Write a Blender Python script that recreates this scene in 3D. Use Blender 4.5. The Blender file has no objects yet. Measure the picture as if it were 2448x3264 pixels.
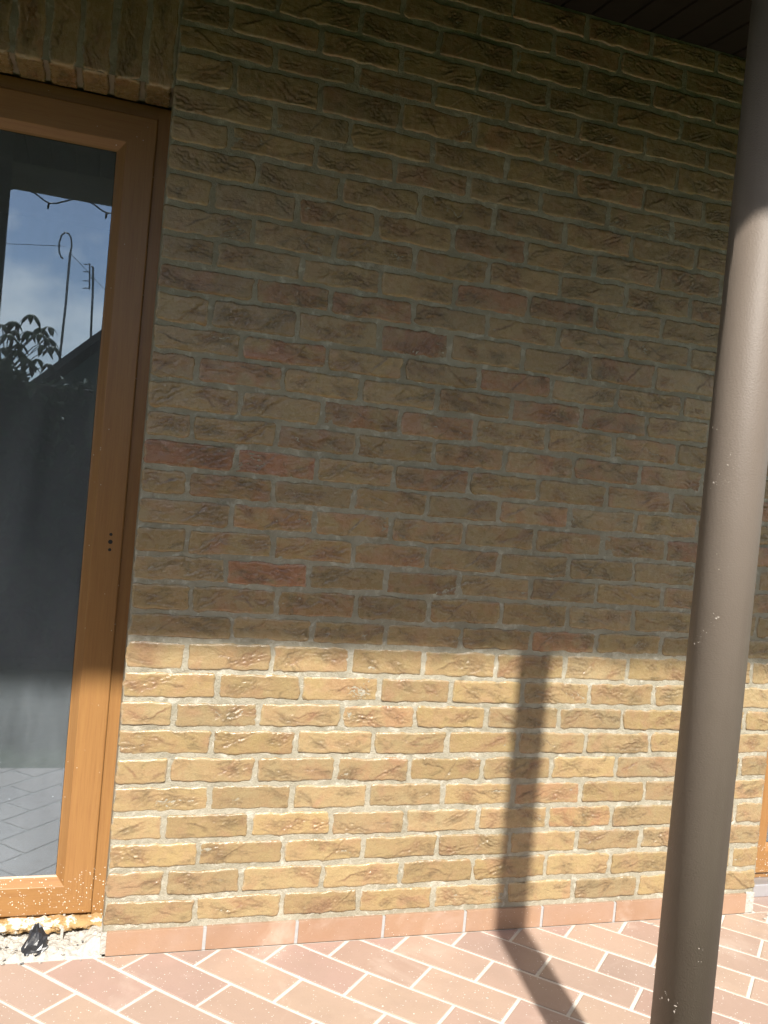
import bpy, bmesh, math, random
import numpy as np
from mathutils import Vector, Matrix, Quaternion

R = math.radians
sc = bpy.context.scene
COL = sc.collection

# ------------------------------------------------------------------ camera
cam_data = bpy.data.cameras.new('camera')
cam_data.sensor_fit = 'VERTICAL'
cam_data.sensor_height = 36.0
cam_data.lens = 30.924
cam_data.clip_start = 0.02
cam_data.clip_end = 2000.0
cam = bpy.data.objects.new('camera', cam_data)
COL.objects.link(cam)
cr = Vector((0.95059, -0.29675, 0.0912))
cu = Vector((-0.08047, 0.0482, 0.99559))
cw = Vector((0.29983, 0.95374, -0.02193))
cam.matrix_world = Matrix(((cr.x, cu.x, -cw.x, -0.08804),
                           (cr.y, cu.y, -cw.y, -2.32217),
                           (cr.z, cu.z, -cw.z, 1.25441),
                           (0, 0, 0, 1)))
sc.camera = cam

# ------------------------------------------------------------------ light
SUN_DIR = Vector((-0.145, -1.0, 1.0)).normalized()      # towards the sun
SUN_EL = math.asin(SUN_DIR.z)
SUN_AZ = math.atan2(SUN_DIR.x, SUN_DIR.y)               # from +Y, clockwise
sun_data = bpy.data.lights.new('sun', 'SUN')
sun_data.energy = 4.5
sun_data.angle = R(1.45)
sun_data.color = (1.0, 0.95, 0.87)
sun = bpy.data.objects.new('sun', sun_data)
COL.objects.link(sun)
sun.rotation_euler = SUN_DIR.to_track_quat('Z', 'Y').to_euler()
sun.location = SUN_DIR * 30

world = bpy.data.worlds.new('World')
sc.world = world
world.use_nodes = True
wn, wl = world.node_tree.nodes, world.node_tree.links
wn.clear()
w_out = wn.new('ShaderNodeOutputWorld')
w_bg = wn.new('ShaderNodeBackground')
w_bg.inputs['Strength'].default_value = 0.115
sky = wn.new('ShaderNodeTexSky')
sky.sky_type = 'NISHITA'
sky.sun_disc = False
sky.sun_elevation = SUN_EL
sky.sun_rotation = SUN_AZ
sky.air_density = 0.9
sky.dust_density = 0.7
sky.ozone_density = 1.0
tc = wn.new('ShaderNodeTexCoord')
cmap = wn.new('ShaderNodeMapping')
cmap.inputs['Scale'].default_value = (1.0, 1.0, 1.7)
cmap.inputs['Location'].default_value = (0.0, 0.0, 1.585)
wl.new(tc.outputs['Generated'], cmap.inputs['Vector'])
cn = wn.new('ShaderNodeTexNoise')
cn.inputs['Scale'].default_value = 4.6
cn.inputs['Detail'].default_value = 9.0
cn.inputs['Roughness'].default_value = 0.55
cn.inputs['Distortion'].default_value = 0.25
wl.new(cmap.outputs[0], cn.inputs['Vector'])
crp = wn.new('ShaderNodeValToRGB')
crp.color_ramp.elements[0].position = 0.47
crp.color_ramp.elements[0].color = (0, 0, 0, 1)
crp.color_ramp.elements[1].position = 0.66
crp.color_ramp.elements[1].color = (1, 1, 1, 1)
wl.new(cn.outputs['Fac'], crp.inputs['Fac'])
cmix = wn.new('ShaderNodeMix'); cmix.data_type = 'RGBA'
wl.new(crp.outputs['Color'], cmix.inputs['Factor'])
wl.new(sky.outputs['Color'], cmix.inputs['A'])
cmix.inputs['B'].default_value = (17.0, 15.9, 14.6, 1)
wl.new(cmix.outputs['Result'], w_bg.inputs['Color'])
wl.new(w_bg.outputs[0], w_out.inputs['Surface'])

sc.view_settings.view_transform = 'Standard'
sc.view_settings.look = 'None'
sc.view_settings.gamma = 1.0
sc.view_settings.use_curve_mapping = False
sc.view_settings.exposure = 1.0
sc.cycles.use_denoising = True
sc.cycles.use_adaptive_sampling = True
sc.cycles.adaptive_threshold = 0.025
sc.cycles.max_bounces = 8
sc.cycles.diffuse_bounces = 4
sc.cycles.caustics_reflective = False
sc.cycles.caustics_refractive = False

# ------------------------------------------------------------------ helpers
def link(o, parent=None):
    COL.objects.link(o)
    if parent is not None:
        o.parent = parent
    return o

def tag(o, label=None, cat=None, group=None, kind=None):
    if label: o['label'] = label
    if cat: o['category'] = cat
    if group: o['group'] = group
    if kind: o['kind'] = kind
    return o

def empty(name, loc=(0, 0, 0)):
    o = bpy.data.objects.new(name, None)
    o.location = loc
    o.empty_display_size = 0.1
    return link(o)

def mesh_obj(name, verts, faces, mat, parent=None, smooth=False, origin=None):
    me = bpy.data.meshes.new(name)
    if origin is not None:
        ox, oy, oz = origin
        verts = [(v[0] - ox, v[1] - oy, v[2] - oz) for v in verts]
    me.from_pydata(verts, [], faces)
    me.validate()
    me.update()
    if smooth:
        me.polygons.foreach_set('use_smooth', [True] * len(me.polygons))
    if mat: me.materials.append(mat)
    o = bpy.data.objects.new(name, me)
    link(o, parent)
    if origin is not None:
        if parent is not None:
            o.location = Vector(origin) - parent.location
        else:
            o.location = origin
    elif parent is not None:
        o.location = -parent.location
    return o

class MB:
    """collects shapes into one mesh (world coordinates)"""
    def __init__(s): s.v = []; s.f = []
    def add(s, v, f):
        n = len(s.v); s.v += [tuple(p) for p in v]; s.f += [tuple(i + n for i in q) for q in f]
    def box(s, x0, x1, y0, y1, z0, z1, c=0.0):
        if c <= 0:
            v = [(x0,y0,z0),(x1,y0,z0),(x1,y1,z0),(x0,y1,z0),(x0,y0,z1),(x1,y0,z1),(x1,y1,z1),(x0,y1,z1)]
            s.add(v, [(3,2,1,0),(4,5,6,7),(0,1,5,4),(1,2,6,5),(2,3,7,6),(3,0,4,7)])
        else:
            bm = bmesh.new()
            bmesh.ops.create_cube(bm, size=1)
            for p in bm.verts:
                p.co = Vector(((x0+x1)/2 + p.co.x*(x1-x0), (y0+y1)/2 + p.co.y*(y1-y0), (z0+z1)/2 + p.co.z*(z1-z0)))
            bmesh.ops.bevel(bm, geom=bm.edges[:], offset=c, segments=2, profile=0.6, affect='EDGES')
            bm.verts.index_update()
            s.add([p.co[:] for p in bm.verts], [[q.index for q in fc.verts] for fc in bm.faces])
            bm.free()
    def tube(s, pts, rad, seg=10, cap=True):
        pts = [Vector(p) for p in pts]
        rads = rad if isinstance(rad, (list, tuple)) else [rad] * len(pts)
        rings = []
        prev = None
        for i, p in enumerate(pts):
            a = pts[max(i-1, 0)]; b = pts[min(i+1, len(pts)-1)]
            t = (b - a).normalized()
            if prev is None:
                n = t.orthogonal().normalized()
            else:
                n = (prev - t * prev.dot(t))
                n = n.normalized() if n.length > 1e-6 else t.orthogonal().normalized()
            prev = n
            m = t.cross(n)
            rings.append([p + (n*math.cos(k*2*math.pi/seg) + m*math.sin(k*2*math.pi/seg))*rads[i] for k in range(seg)])
        v = [q for r in rings for q in r]; f = []
        for i in range(len(rings)-1):
            for k in range(seg):
                a = i*seg+k; b = i*seg+(k+1) % seg
                f.append((a, b, b+seg, a+seg))
        if cap:
            f.append(tuple(reversed(range(seg)))); f.append(tuple(range((len(rings)-1)*seg, len(rings)*seg)))
        s.add(v, f)
    def obj(s, name, mat, parent=None, smooth=False, origin=None):
        return mesh_obj(name, s.v, s.f, mat, parent, smooth, origin)

def hash2(ix, iy, seed):
    h = (ix.astype(np.int64) * 374761393 + iy.astype(np.int64) * 668265263 + seed * 1442695041) & 0x7fffffff
    h = ((h ^ (h >> 13)) * 1274126177) & 0x7fffffff
    h = (h ^ (h >> 16)) & 0xffff
    return h / 65535.0

def vnoise(x, y, seed):
    x = np.asarray(x, float); y = np.asarray(y, float)
    ix = np.floor(x); iy = np.floor(y); fx = x - ix; fy = y - iy
    fx = fx*fx*(3-2*fx); fy = fy*fy*(3-2*fy)
    a = hash2(ix, iy, seed); b = hash2(ix+1, iy, seed); c = hash2(ix, iy+1, seed); e = hash2(ix+1, iy+1, seed)
    return (a*(1-fx)+b*fx)*(1-fy) + (c*(1-fx)+e*fx)*fy

def fbm(x, y, seed, octv=4):
    r = 0; amp = 0.5
    for o in range(octv):
        r = r + amp * (vnoise(x*2**o, y*2**o, seed+o*17) - 0.5)
        amp *= 0.5
    return r

def smooth01(x):
    x = np.clip(x, 0, 1)
    return x*x*(3-2*x)

# ------------------------------------------------------------------ material helpers
class NT:
    def __init__(s, name):
        s.m = bpy.data.materials.new(name); s.m.use_nodes = True
        s.n = s.m.node_tree.nodes; s.l = s.m.node_tree.links
        s.b = s.n['Principled BSDF']; s.out = s.n['Material Output']
        s._tc = None
    def node(s, t, **kw):
        n = s.n.new(t)
        for k, v in kw.items(): setattr(n, k, v)
        return n
    def set(s, inp, v):
        if hasattr(v, 'is_linked') or isinstance(v, bpy.types.NodeSocket): s.l.new(v, inp)
        else: inp.default_value = v
    def coord(s, kind='Object'):
        if s._tc is None: s._tc = s.node('ShaderNodeTexCoord')
        return s._tc.outputs[kind]
    def mapping(s, vec, scale=(1,1,1), loc=(0,0,0)):
        n = s.node('ShaderNodeMapping'); s.set(n.inputs['Vector'], vec)
        s.set(n.inputs['Scale'], scale); s.set(n.inputs['Location'], loc)
        return n.outputs[0]
    def noise(s, vec, scale, detail=4.0, rough=0.55, dist=0.0, out='Fac'):
        n = s.node('ShaderNodeTexNoise'); s.set(n.inputs['Vector'], vec)
        n.inputs['Scale'].default_value = scale; n.inputs['Detail'].default_value = detail
        n.inputs['Roughness'].default_value = rough; n.inputs['Distortion'].default_value = dist
        return n.outputs[out]
    def voro(s, vec, scale, feature='F1', out='Distance', rnd=1.0):
        n = s.node('ShaderNodeTexVoronoi', feature=feature); s.set(n.inputs['Vector'], vec)
        n.inputs['Scale'].default_value = scale; n.inputs['Randomness'].default_value = rnd
        return n.outputs[out]
    def ramp(s, fac, stops, interp='LINEAR'):
        n = s.node('ShaderNodeValToRGB'); n.color_ramp.interpolation = interp
        e = n.color_ramp.elements
        while len(e) < len(stops): e.new(0.5)
        for i, (p, c) in enumerate(stops):
            e[i].position = p
            e[i].color = (c, c, c, 1) if isinstance(c, (int, float)) else (*c, 1)
        s.set(n.inputs['Fac'], fac)
        return n.outputs['Color']
    def mix(s, fac, a, b, mode='MIX'):
        n = s.node('ShaderNodeMix', data_type='RGBA', blend_type=mode)
        s.set(n.inputs['Factor'], fac)
        for k, v in (('A', a), ('B', b)):
            if isinstance(v, tuple) and len(v) == 3: v = (*v, 1)
            s.set(n.inputs[k], v)
        return n.outputs['Result']
    def math(s, op, a, b=0.0, clamp=False):
        n = s.node('ShaderNodeMath', operation=op, use_clamp=clamp)
        s.set(n.inputs[0], a); s.set(n.inputs[1], b)
        return n.outputs[0]
    def bump(s, h, strength=0.3, dist=0.01, normal=None):
        n = s.node('ShaderNodeBump'); s.set(n.inputs['Height'], h)
        n.inputs['Strength'].default_value = strength; n.inputs['Distance'].default_value = dist
        if normal is not None: s.l.new(normal, n.inputs['Normal'])
        return n.outputs[0]
    def specks(s, vec, scale, density, size=0.22):
        """irregular paint / plaster specks: 0..1 mask"""
        vv = s.node('ShaderNodeTexVoronoi', feature='F1'); s.set(vv.inputs['Vector'], vec)
        vv.inputs['Scale'].default_value = scale
        sepc = s.node('ShaderNodeSeparateColor'); s.l.new(vv.outputs['Color'], sepc.inputs[0])
        on = s.math('LESS_THAN', sepc.outputs[0], density)
        rad = s.math('MULTIPLY', sepc.outputs[1], size)
        inside = s.math('LESS_THAN', vv.outputs['Distance'], rad)
        return s.math('MULTIPLY', on, inside)
    def principled(s, base, rough=0.5, spec=0.5, normal=None, coat=0.0):
        s.set(s.b.inputs['Base Color'], (*base, 1) if isinstance(base, tuple) else base)
        s.set(s.b.inputs['Roughness'], rough)
        s.set(s.b.inputs['Specular IOR Level'], spec)
        if coat: s.set(s.b.inputs['Coat Weight'], coat); s.b.inputs['Coat Roughness'].default_value = 0.2
        if normal is not None: s.l.new(normal, s.b.inputs['Normal'])
        return s.m

# ------------------------------------------------------------------ materials
def m_brick():
    t = NT('hand_moulded_brick')
    oi = t.node('ShaderNodeObjectInfo')
    off = t.node('ShaderNodeCombineXYZ')
    r100 = t.math('MULTIPLY', oi.outputs['Random'], 37.0)
    t.l.new(r100, off.inputs[0]); t.l.new(t.math('MULTIPLY', oi.outputs['Random'], 91.0), off.inputs[1]); t.l.new(r100, off.inputs[2])
    vadd = t.node('ShaderNodeVectorMath', operation='ADD')
    t.l.new(t.coord('Object'), vadd.inputs[0]); t.l.new(off.outputs[0], vadd.inputs[1])
    P = vadd.outputs[0]
    sepc = t.node('ShaderNodeSeparateColor'); t.l.new(oi.outputs['Color'], sepc.inputs[0])
    red, tone, hue = sepc.outputs
    base = t.mix(hue, (0.282, 0.216, 0.120), (0.312, 0.226, 0.105))
    cloud = t.noise(P, 22, 4, 0.6)
    base = t.mix(t.ramp(cloud, [(0.38, 0.0), (0.68, 1.0)]), base, (0.302, 0.206, 0.108))
    pk = t.noise(P, 11, 3, 0.5, 0.8)
    base = t.mix(t.ramp(pk, [(0.55, 0.0), (0.70, 0.45)]), base, (0.292, 0.168, 0.102))
    # red blush covering part of the brick
    rb = t.noise(P, 14, 3, 0.55, 0.6)
    rmask = t.ramp(t.math('ADD', rb, t.math('MULTIPLY', red, 0.36)), [(0.60, 0.0), (0.80, 1.0)])
    rmask = t.math('MULTIPLY', rmask, t.math('MULTIPLY', red, 0.80), True)
    base = t.mix(rmask, base, (0.315, 0.132, 0.078))
    # olive-grey smoky patches and dark soot in the folds
    sm = t.noise(t.mapping(P, (1, 1, 2.2)), 17, 5, 0.65, 1.0)
    base = t.mix(t.ramp(sm, [(0.55, 0.0), (0.70, 0.75)]), base, (0.140, 0.104, 0.055))
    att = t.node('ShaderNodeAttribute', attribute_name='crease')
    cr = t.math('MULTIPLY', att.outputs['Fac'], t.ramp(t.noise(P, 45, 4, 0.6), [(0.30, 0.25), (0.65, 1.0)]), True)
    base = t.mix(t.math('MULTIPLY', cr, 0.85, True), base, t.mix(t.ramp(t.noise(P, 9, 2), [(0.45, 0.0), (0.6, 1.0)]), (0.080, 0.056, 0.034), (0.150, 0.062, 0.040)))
    # mortar wiped over the arrises
    att2 = t.node('ShaderNodeAttribute', attribute_name='rim')
    wipe = t.math('MULTIPLY', att2.outputs['Fac'], t.ramp(t.noise(P, 38, 4, 0.6), [(0.46, 0.0), (0.66, 0.8)]), True)
    base = t.mix(wipe, base, (0.36, 0.325, 0.255))
    fine = t.noise(P, 420, 3, 0.6)
    tonem = t.math('ADD', t.math('MULTIPLY', tone, 0.26), 0.87)
    tonem = t.math('MULTIPLY', tonem, t.math('ADD', t.math('MULTIPLY', fine, 0.30), 0.85))
    hsv = t.node('ShaderNodeHueSaturation'); t.l.new(base, hsv.inputs['Color']); t.l.new(tonem, hsv.inputs['Value'])
    bh = t.math('ADD', t.math('MULTIPLY', t.noise(P, 260, 4, 0.6), 0.35), t.noise(t.mapping(P, (1, 1, 1.9)), 75, 5, 0.62, 0.8))
    nm = t.bump(bh, 0.32, 0.006)
    rg = t.ramp(t.noise(P, 55, 3), [(0.35, 0.17), (0.70, 0.40)])
    return t.principled(hsv.outputs['Color'], rg, 0.6, nm)

def m_mortar():
    t = NT('joint_mortar')
    P = t.coord('Object')
    c = t.mix(t.ramp(t.noise(P, 7, 5, 0.65), [(0.32, 0.0), (0.68, 1.0)]), (0.262, 0.240, 0.178), (0.380, 0.350, 0.272))
    c = t.mix(t.ramp(t.noise(P, 38, 4, 0.6, 0.6), [(0.54, 0.0), (0.70, 0.75)]), c, (0.54, 0.515, 0.44))
    c = t.mix(t.ramp(t.noise(P, 21, 4, 0.6, 0.4), [(0.56, 0.0), (0.72, 0.6)]), c, (0.165, 0.150, 0.110))
    h = t.math('ADD', t.noise(P, 330, 4, 0.65), t.noise(P, 90, 3, 0.6))
    return t.principled(c, 0.62, 0.35, t.bump(h, 0.6, 0.005))

def m_tile(name, cols, rough=0.42, speck=0.10):
    t = NT(name)
    oi = t.node('ShaderNodeObjectInfo')
    geo = t.node('ShaderNodeNewGeometry')
    P = geo.outputs['Position']
    c = t.ramp(oi.outputs['Random'], [(i / (len(cols) - 1), k) for i, k in enumerate(cols)])
    c = t.mix(t.ramp(t.noise(P, 9, 4, 0.6), [(0.40, 0.0), (0.75, 0.45)]), c, (0.37, 0.268, 0.218))
    c = t.mix(t.ramp(t.noise(P, 5.5, 4, 0.6), [(0.48, 0.0), (0.75, 0.5)]), c, tuple(v * 0.84 for v in cols[0]))
    dust = t.ramp(t.noise(P, 3.6, 5, 0.7, 0.5), [(0.57, 0.0), (0.78, 0.4)])
    c = t.mix(dust, c, (0.58, 0.50, 0.43))
    fleck = t.noise(P, 210, 2, 0.6)
    c = t.mix(t.ramp(fleck, [(0.62, 0.0), (0.70, 0.22)]), c, (0.22, 0.13, 0.10))
    sp = t.math('MAXIMUM', t.specks(P, 75, speck * 0.14, 0.20), t.specks(P, 230, speck * 1.1, 0.36))
    c = t.mix(t.math('MULTIPLY', sp, 0.9), c, (0.78, 0.75, 0.70))
    h = t.math('ADD', t.noise(P, 160, 4, 0.6), t.math('MULTIPLY', sp, 2.0))
    return t.principled(c, t.ramp(t.noise(P, 12, 3), [(0.3, rough - 0.06), (0.7, rough + 0.14)]), 0.45, t.bump(h, 0.16, 0.003))

def m_grout():
    t = NT('tile_grout')
    P = t.coord('Object')
    c = t.mix(t.noise(P, 6, 4), (0.50, 0.46, 0.40), (0.62, 0.58, 0.52))
    c = t.mix(t.ramp(t.noise(P, 70, 4), [(0.5, 0.0), (0.8, 0.5)]), c, (0.40, 0.36, 0.31))
    return t.principled(c, 0.8, 0.2, t.bump(t.noise(P, 300, 3), 0.4, 0.002))

def m_wood(name, horizontal):
    t = NT(name)
    P = t.coord('Object')
    st = (3.0, 90, 90) if horizontal else (90, 90, 3.0)
    st2 = (10.0, 300, 300) if horizontal else (300, 300, 10.0)
    a = t.noise(t.mapping(P, st), 1.0, 5, 0.6, 0.4)
    b = t.noise(t.mapping(P, st2), 1.0, 3, 0.6)
    c = t.mix(t.ramp(a, [(0.25, 0.0), (0.75, 1.0)]), (0.264, 0.131, 0.045), (0.310, 0.162, 0.055))
    c = t.mix(t.ramp(b, [(0.45, 0.0), (0.75, 0.45)]), c, (0.190, 0.082, 0.028))
    sp = t.specks(P, 120, 0.028, 0.2)
    # plaster splashes are thickest near the sill
    sx = t.node('ShaderNodeSeparateXYZ'); t.l.new(P, sx.inputs[0])
    sp2 = t.math('MAXIMUM', t.specks(P, 190, 0.34, 0.32), t.specks(P, 85, 0.14, 0.22))
    low = t.math('LESS_THAN', t.math('ADD', sx.outputs[2], t.math('MULTIPLY', t.noise(P, 14, 3), 0.24)), 0.30)
    sp = t.math('MAXIMUM', sp, t.math('MULTIPLY', sp2, low))
    c = t.mix(t.math('MULTIPLY', sp, 0.9), c, (0.78, 0.74, 0.66))
    return t.principled(c, 0.40, 0.45, t.bump(b, 0.10, 0.002))

def m_simple(name, col, rough=0.6, spec=0.4, nscale=40, var=0.25, bump=0.2, dist=0.004, metal=0.0):
    t = NT(name)
    P = t.coord('Object')
    n = t.noise(P, nscale, 5, 0.6)
    c = t.mix(n, tuple(v * (1 - var) for v in col), tuple(min(1, v * (1 + var)) for v in col))
    m = t.principled(c, rough, spec, t.bump(n, bump, dist) if bump else None)
    t.b.inputs['Metallic'].default_value = metal
    return m

def m_post():
    t = NT('taupe_paint')
    P = t.coord('Object')
    n = t.noise(P, 340, 2, 0.5)
    c = t.mix(t.noise(P, 7, 4, 0.6), (0.132, 0.105, 0.083), (0.156, 0.127, 0.103))
    sc_ = t.noise(t.mapping(P, (60, 60, 9)), 1.0, 5, 0.7)
    c = t.mix(t.ramp(sc_, [(0.70, 0.0), (0.80, 0.35)]), c, (0.42, 0.37, 0.33))
    drip = t.noise(t.mapping(P, (24, 24, 1.3)), 1.0, 4, 0.6)
    c = t.mix(t.ramp(drip, [(0.55, 0.0), (0.75, 0.35)]), c, (0.105, 0.080, 0.064))
    return t.principled(c, 0.56, 0.35, t.bump(n, 0.22, 0.003))

def m_glass():
    t = NT('dusty_double_glazing')
    P = t.coord('Object')
    for n in list(t.n):
        if n != t.out and n.type != 'TEX_COORD': t.n.remove(n)
    fr = t.node('ShaderNodeFresnel'); fr.inputs['IOR'].default_value = 2.45
    gl = t.node('ShaderNodeBsdfGlossy'); gl.inputs['Roughness'].default_value = 0.0
    gl.inputs['Color'].default_value = (0.68, 0.84, 1.0, 1)
    wav = t.bump(t.noise(P, 2.5, 2), 0.02, 0.01)
    t.l.new(wav, gl.inputs['Normal'])
    tr = t.node('ShaderNodeBsdfTransparent'); tr.inputs['Color'].default_value = (0.62, 0.66, 0.66, 1)
    m1 = t.node('ShaderNodeMixShader'); t.l.new(fr.outputs[0], m1.inputs[0]); t.l.new(tr.outputs[0], m1.inputs[1]); t.l.new(gl.outputs[0], m1.inputs[2])
    df = t.node('ShaderNodeBsdfDiffuse'); df.inputs['Color'].default_value = (0.60, 0.68, 0.75, 1)
    film = t.ramp(t.noise(t.mapping(P, (7, 7, 1.6)), 1.0, 5, 0.65), [(0.35, 0.10), (0.75, 0.20)])
    sx = t.node('ShaderNodeSeparateXYZ'); t.l.new(P, sx.inputs[0])
    sp = t.specks(P, 150, 0.05, 0.16)
    low = t.math('LESS_THAN', t.math('ADD', sx.outputs[2], t.math('MULTIPLY', t.noise(P, 9, 3), 0.6)), 0.85)
    sp = t.math('MAXIMUM', sp, t.math('MULTIPLY', t.math('MAXIMUM', t.specks(P, 110, 0.12, 0.17), t.specks(P, 260, 0.10, 0.2)), low))
    streak = t.ramp(t.noise(t.mapping(P, (130, 130, 5)), 1.0, 4, 0.6), [(0.68, 0.0), (0.78, 0.10)])
    fac = t.math('MAXIMUM', t.math('ADD', film, streak), t.math('MULTIPLY', sp, 0.85), True)
    m2 = t.node('ShaderNodeMixShader'); t.l.new(fac, m2.inputs[0]); t.l.new(m1.outputs[0], m2.inputs[1]); t.l.new(df.outputs[0], m2.inputs[2])
    t.l.new(m2.outputs[0], t.out.inputs['Surface'])
    return t.m

def m_leaf(name, a, b):
    t = NT(name)
    P = t.coord('Object')
    c = t.mix(t.noise(P, 3.0, 4), a, b)
    m = t.principled(c, 0.55, 0.3)
    return m

BRICK = m_brick()
MORTAR = m_mortar()
TILE = m_tile('terracotta_floor_tile', [(0.335, 0.245, 0.198), (0.395, 0.288, 0.222), (0.300, 0.222, 0.185), (0.350, 0.240, 0.205), (0.385, 0.288, 0.218), (0.315, 0.218, 0.180)])
SKIRT = m_tile('terracotta_skirting_tile', [(0.310, 0.190, 0.122), (0.332, 0.206, 0.130), (0.298, 0.180, 0.118)], 0.45, 0.07)
GROUT = m_grout()
WOOD_V = m_wood('golden_oak_foil_upright', False)
WOOD_H = m_wood('golden_oak_foil_level', True)
POST = m_post()
GLASS = m_glass()
SPLASH = m_simple('thin_dried_mortar', (0.33, 0.29, 0.25), 0.8, 0.2, 300, 0.35, 0)
GASKET = m_simple('black_gasket', (0.012, 0.011, 0.010), 0.5, 0.4, 40, 0.2, 0)
PLASTER = m_simple('white_plaster', (0.44, 0.415, 0.37), 0.85, 0.2, 70, 0.30, 0.9, 0.010)
def m_foam():
    t = NT('ochre_foam')
    P = t.coord('Object')
    c = t.mix(t.noise(P, 28, 4, 0.6), (0.33, 0.19, 0.075), (0.44, 0.29, 0.13))
    c = t.mix(t.ramp(t.noise(P, 34, 5, 0.65), [(0.50, 0.0), (0.58, 0.95)]), c, (0.72, 0.68, 0.60))
    return t.principled(c, 0.75, 0.3, t.bump(t.noise(P, 90, 5, 0.65), 0.7, 0.01))
FOAM = m_foam()
BLACKPLASTIC = m_simple('black_membrane', (0.018, 0.018, 0.020), 0.28, 0.6, 30, 0.3, 0.3, 0.004)
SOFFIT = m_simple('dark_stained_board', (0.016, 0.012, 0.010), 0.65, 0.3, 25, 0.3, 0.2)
FASCIA = m_simple('olive_grey_fascia', (0.30, 0.29, 0.25), 0.55, 0.4, 12, 0.12, 0.1)
ROOFING = m_simple('roof_sheet', (0.05, 0.04, 0.035), 0.6, 0.4, 10, 0.2, 0.1)
CABLE = m_simple('black_cable', (0.012, 0.012, 0.012), 0.5, 0.4, 60, 0.2, 0)
METAL = m_simple('grey_galvanised', (0.22, 0.23, 0.24), 0.45, 0.5, 30, 0.15, 0.1, 0.002, 0.6)
ALU = m_simple('aluminium_sill', (0.55, 0.57, 0.60), 0.35, 0.5, 30, 0.08, 0.05, 0.002, 0.7)
CORE = m_simple('rendered_blockwork', (0.34, 0.31, 0.25), 0.85, 0.2, 18, 0.2, 0.4)
ROOM = m_simple('dim_room', (0.30, 0.31, 0.33), 0.9, 0.1, 4, 0.2, 0)
GRASS = m_simple('lawn_turf', (0.055, 0.085, 0.030), 0.9, 0.1, 14, 0.45, 0.8, 0.03)
HEDGE = m_leaf('hedge_leaf', (0.035, 0.055, 0.022), (0.075, 0.110, 0.040))
CHEST = m_leaf('chestnut_leaf', (0.030, 0.050, 0.018), (0.060, 0.085, 0.030))
BARK = m_simple('bark', (0.060, 0.045, 0.033), 0.9, 0.2, 50, 0.35, 0.6)
HOUSE = m_simple('green_gable_boards', (0.040, 0.060, 0.045), 0.8, 0.2, 6, 0.2, 0.2)
ROOFT = m_simple('dark_roof_tile', (0.050, 0.048, 0.042), 0.7, 0.3, 15, 0.2, 0.3)

# ------------------------------------------------------------------ measured layout
BED = [0.0701, 0.1441, 0.2202, 0.293, 0.3679, 0.4427, 0.5189, 0.5924, 0.6659, 0.7429, 0.8248, 0.8958, 0.9735, 1.047, 1.1195, 1.1943, 1.2663, 1.3412, 1.4143, 1.4917, 1.5653, 1.6364, 1.7182, 1.7894, 1.8632, 1.938, 2.0156, 2.0918, 2.1635, 2.2392, 2.3231, 2.3906, 2.4643, 2.5409, 2.6141, 2.6889]
ROWS = {1: [0.221, 0.452, 0.672, 0.896, 1.128, 1.352, 1.577], 2: [0.136, 0.335, 0.562, 0.79, 1.013, 1.251, 1.47, 1.921], 3: [0.215, 0.445, 0.672, 0.895, 1.123, 1.349, 1.573], 4: [0.12, 0.346, 0.571, 0.79, 1.015, 1.242, 1.46, 1.918], 5: [0.232, 0.455, 0.671, 0.897, 1.119, 1.345, 1.569], 6: [0.121, 0.349, 0.572, 0.787, 1.014, 1.239, 1.46, 1.919], 7: [0.227, 0.452, 0.674, 0.895, 1.119, 1.347, 1.572], 8: [0.122, 0.344, 0.575, 0.79, 1.011, 1.248, 1.465, 1.919], 9: [0.226, 0.454, 0.677, 0.892, 1.12, 1.344, 1.57], 10: [0.14, 0.366, 0.585, 0.801, 1.026, 1.251, 1.466, 1.927], 11: [0.251, 0.47, 0.681, 0.909, 1.132, 1.349, 1.578], 12: [0.139, 0.365, 0.586, 0.802, 1.026, 1.246, 1.47, 1.927], 13: [0.224, 0.447, 0.666, 0.888, 1.114, 1.333, 1.565], 14: [0.116, 0.341, 0.565, 0.784, 1.004, 1.232, 1.455, 1.918], 15: [0.223, 0.449, 0.667, 0.886, 1.114, 1.338, 1.56], 16: [0.104, 0.329, 0.553, 0.769, 0.991, 1.22, 1.444], 17: [0.222, 0.441, 0.663, 0.887, 1.108, 1.336, 1.564], 18: [0.104, 0.326, 0.549, 0.774, 0.992, 1.217, 1.444], 19: [0.221, 0.443, 0.664, 0.892, 1.12, 1.343, 1.568], 20: [0.103, 0.33, 0.545, 0.768, 0.998, 1.225, 1.451], 21: [0.213, 0.444, 0.663, 0.889, 1.119, 1.34, 1.569], 22: [0.126, 0.356, 0.584, 0.792, 1.018, 1.24, 1.464], 23: [0.236, 0.439, 0.675, 0.898, 1.127, 1.355], 24: [0.126, 0.353, 0.573, 0.792, 1.022, 1.241, 1.471], 25: [0.217, 0.438, 0.664, 0.887, 1.115, 1.335, 1.564], 26: [0.106, 0.327, 0.547, 0.772, 0.999, 1.222, 1.443], 27: [0.214, 0.44, 0.665, 0.89, 1.116, 1.34, 1.567], 28: [0.137, 0.363, 0.584, 0.802, 1.029, 1.25, 1.471], 29: [0.245, 0.452, 0.689, 0.912, 1.134, 1.365, 1.579], 30: [0.136, 0.362, 0.588, 0.807, 1.032, 1.259, 1.474], 31: [0.234, 0.457, 0.676, 0.899, 1.127, 1.351, 1.573], 32: [0.114, 0.352, 0.574, 0.8, 1.02, 1.244, 1.469], 33: [0.23, 0.453, 0.678, 0.904, 1.132, 1.359, 1.581], 34: [0.113, 0.344, 0.566, 0.791, 1.022, 1.243, 1.464], 35: [0.22, 0.445, 0.67, 0.888, 1.123, 1.342, 1.572]}
XL, XR = -0.0103, 2.022            # ends of the brick panel
SKH = 0.0631                       # skirting height
TP = 0.25                          # skirting pitch
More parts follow.
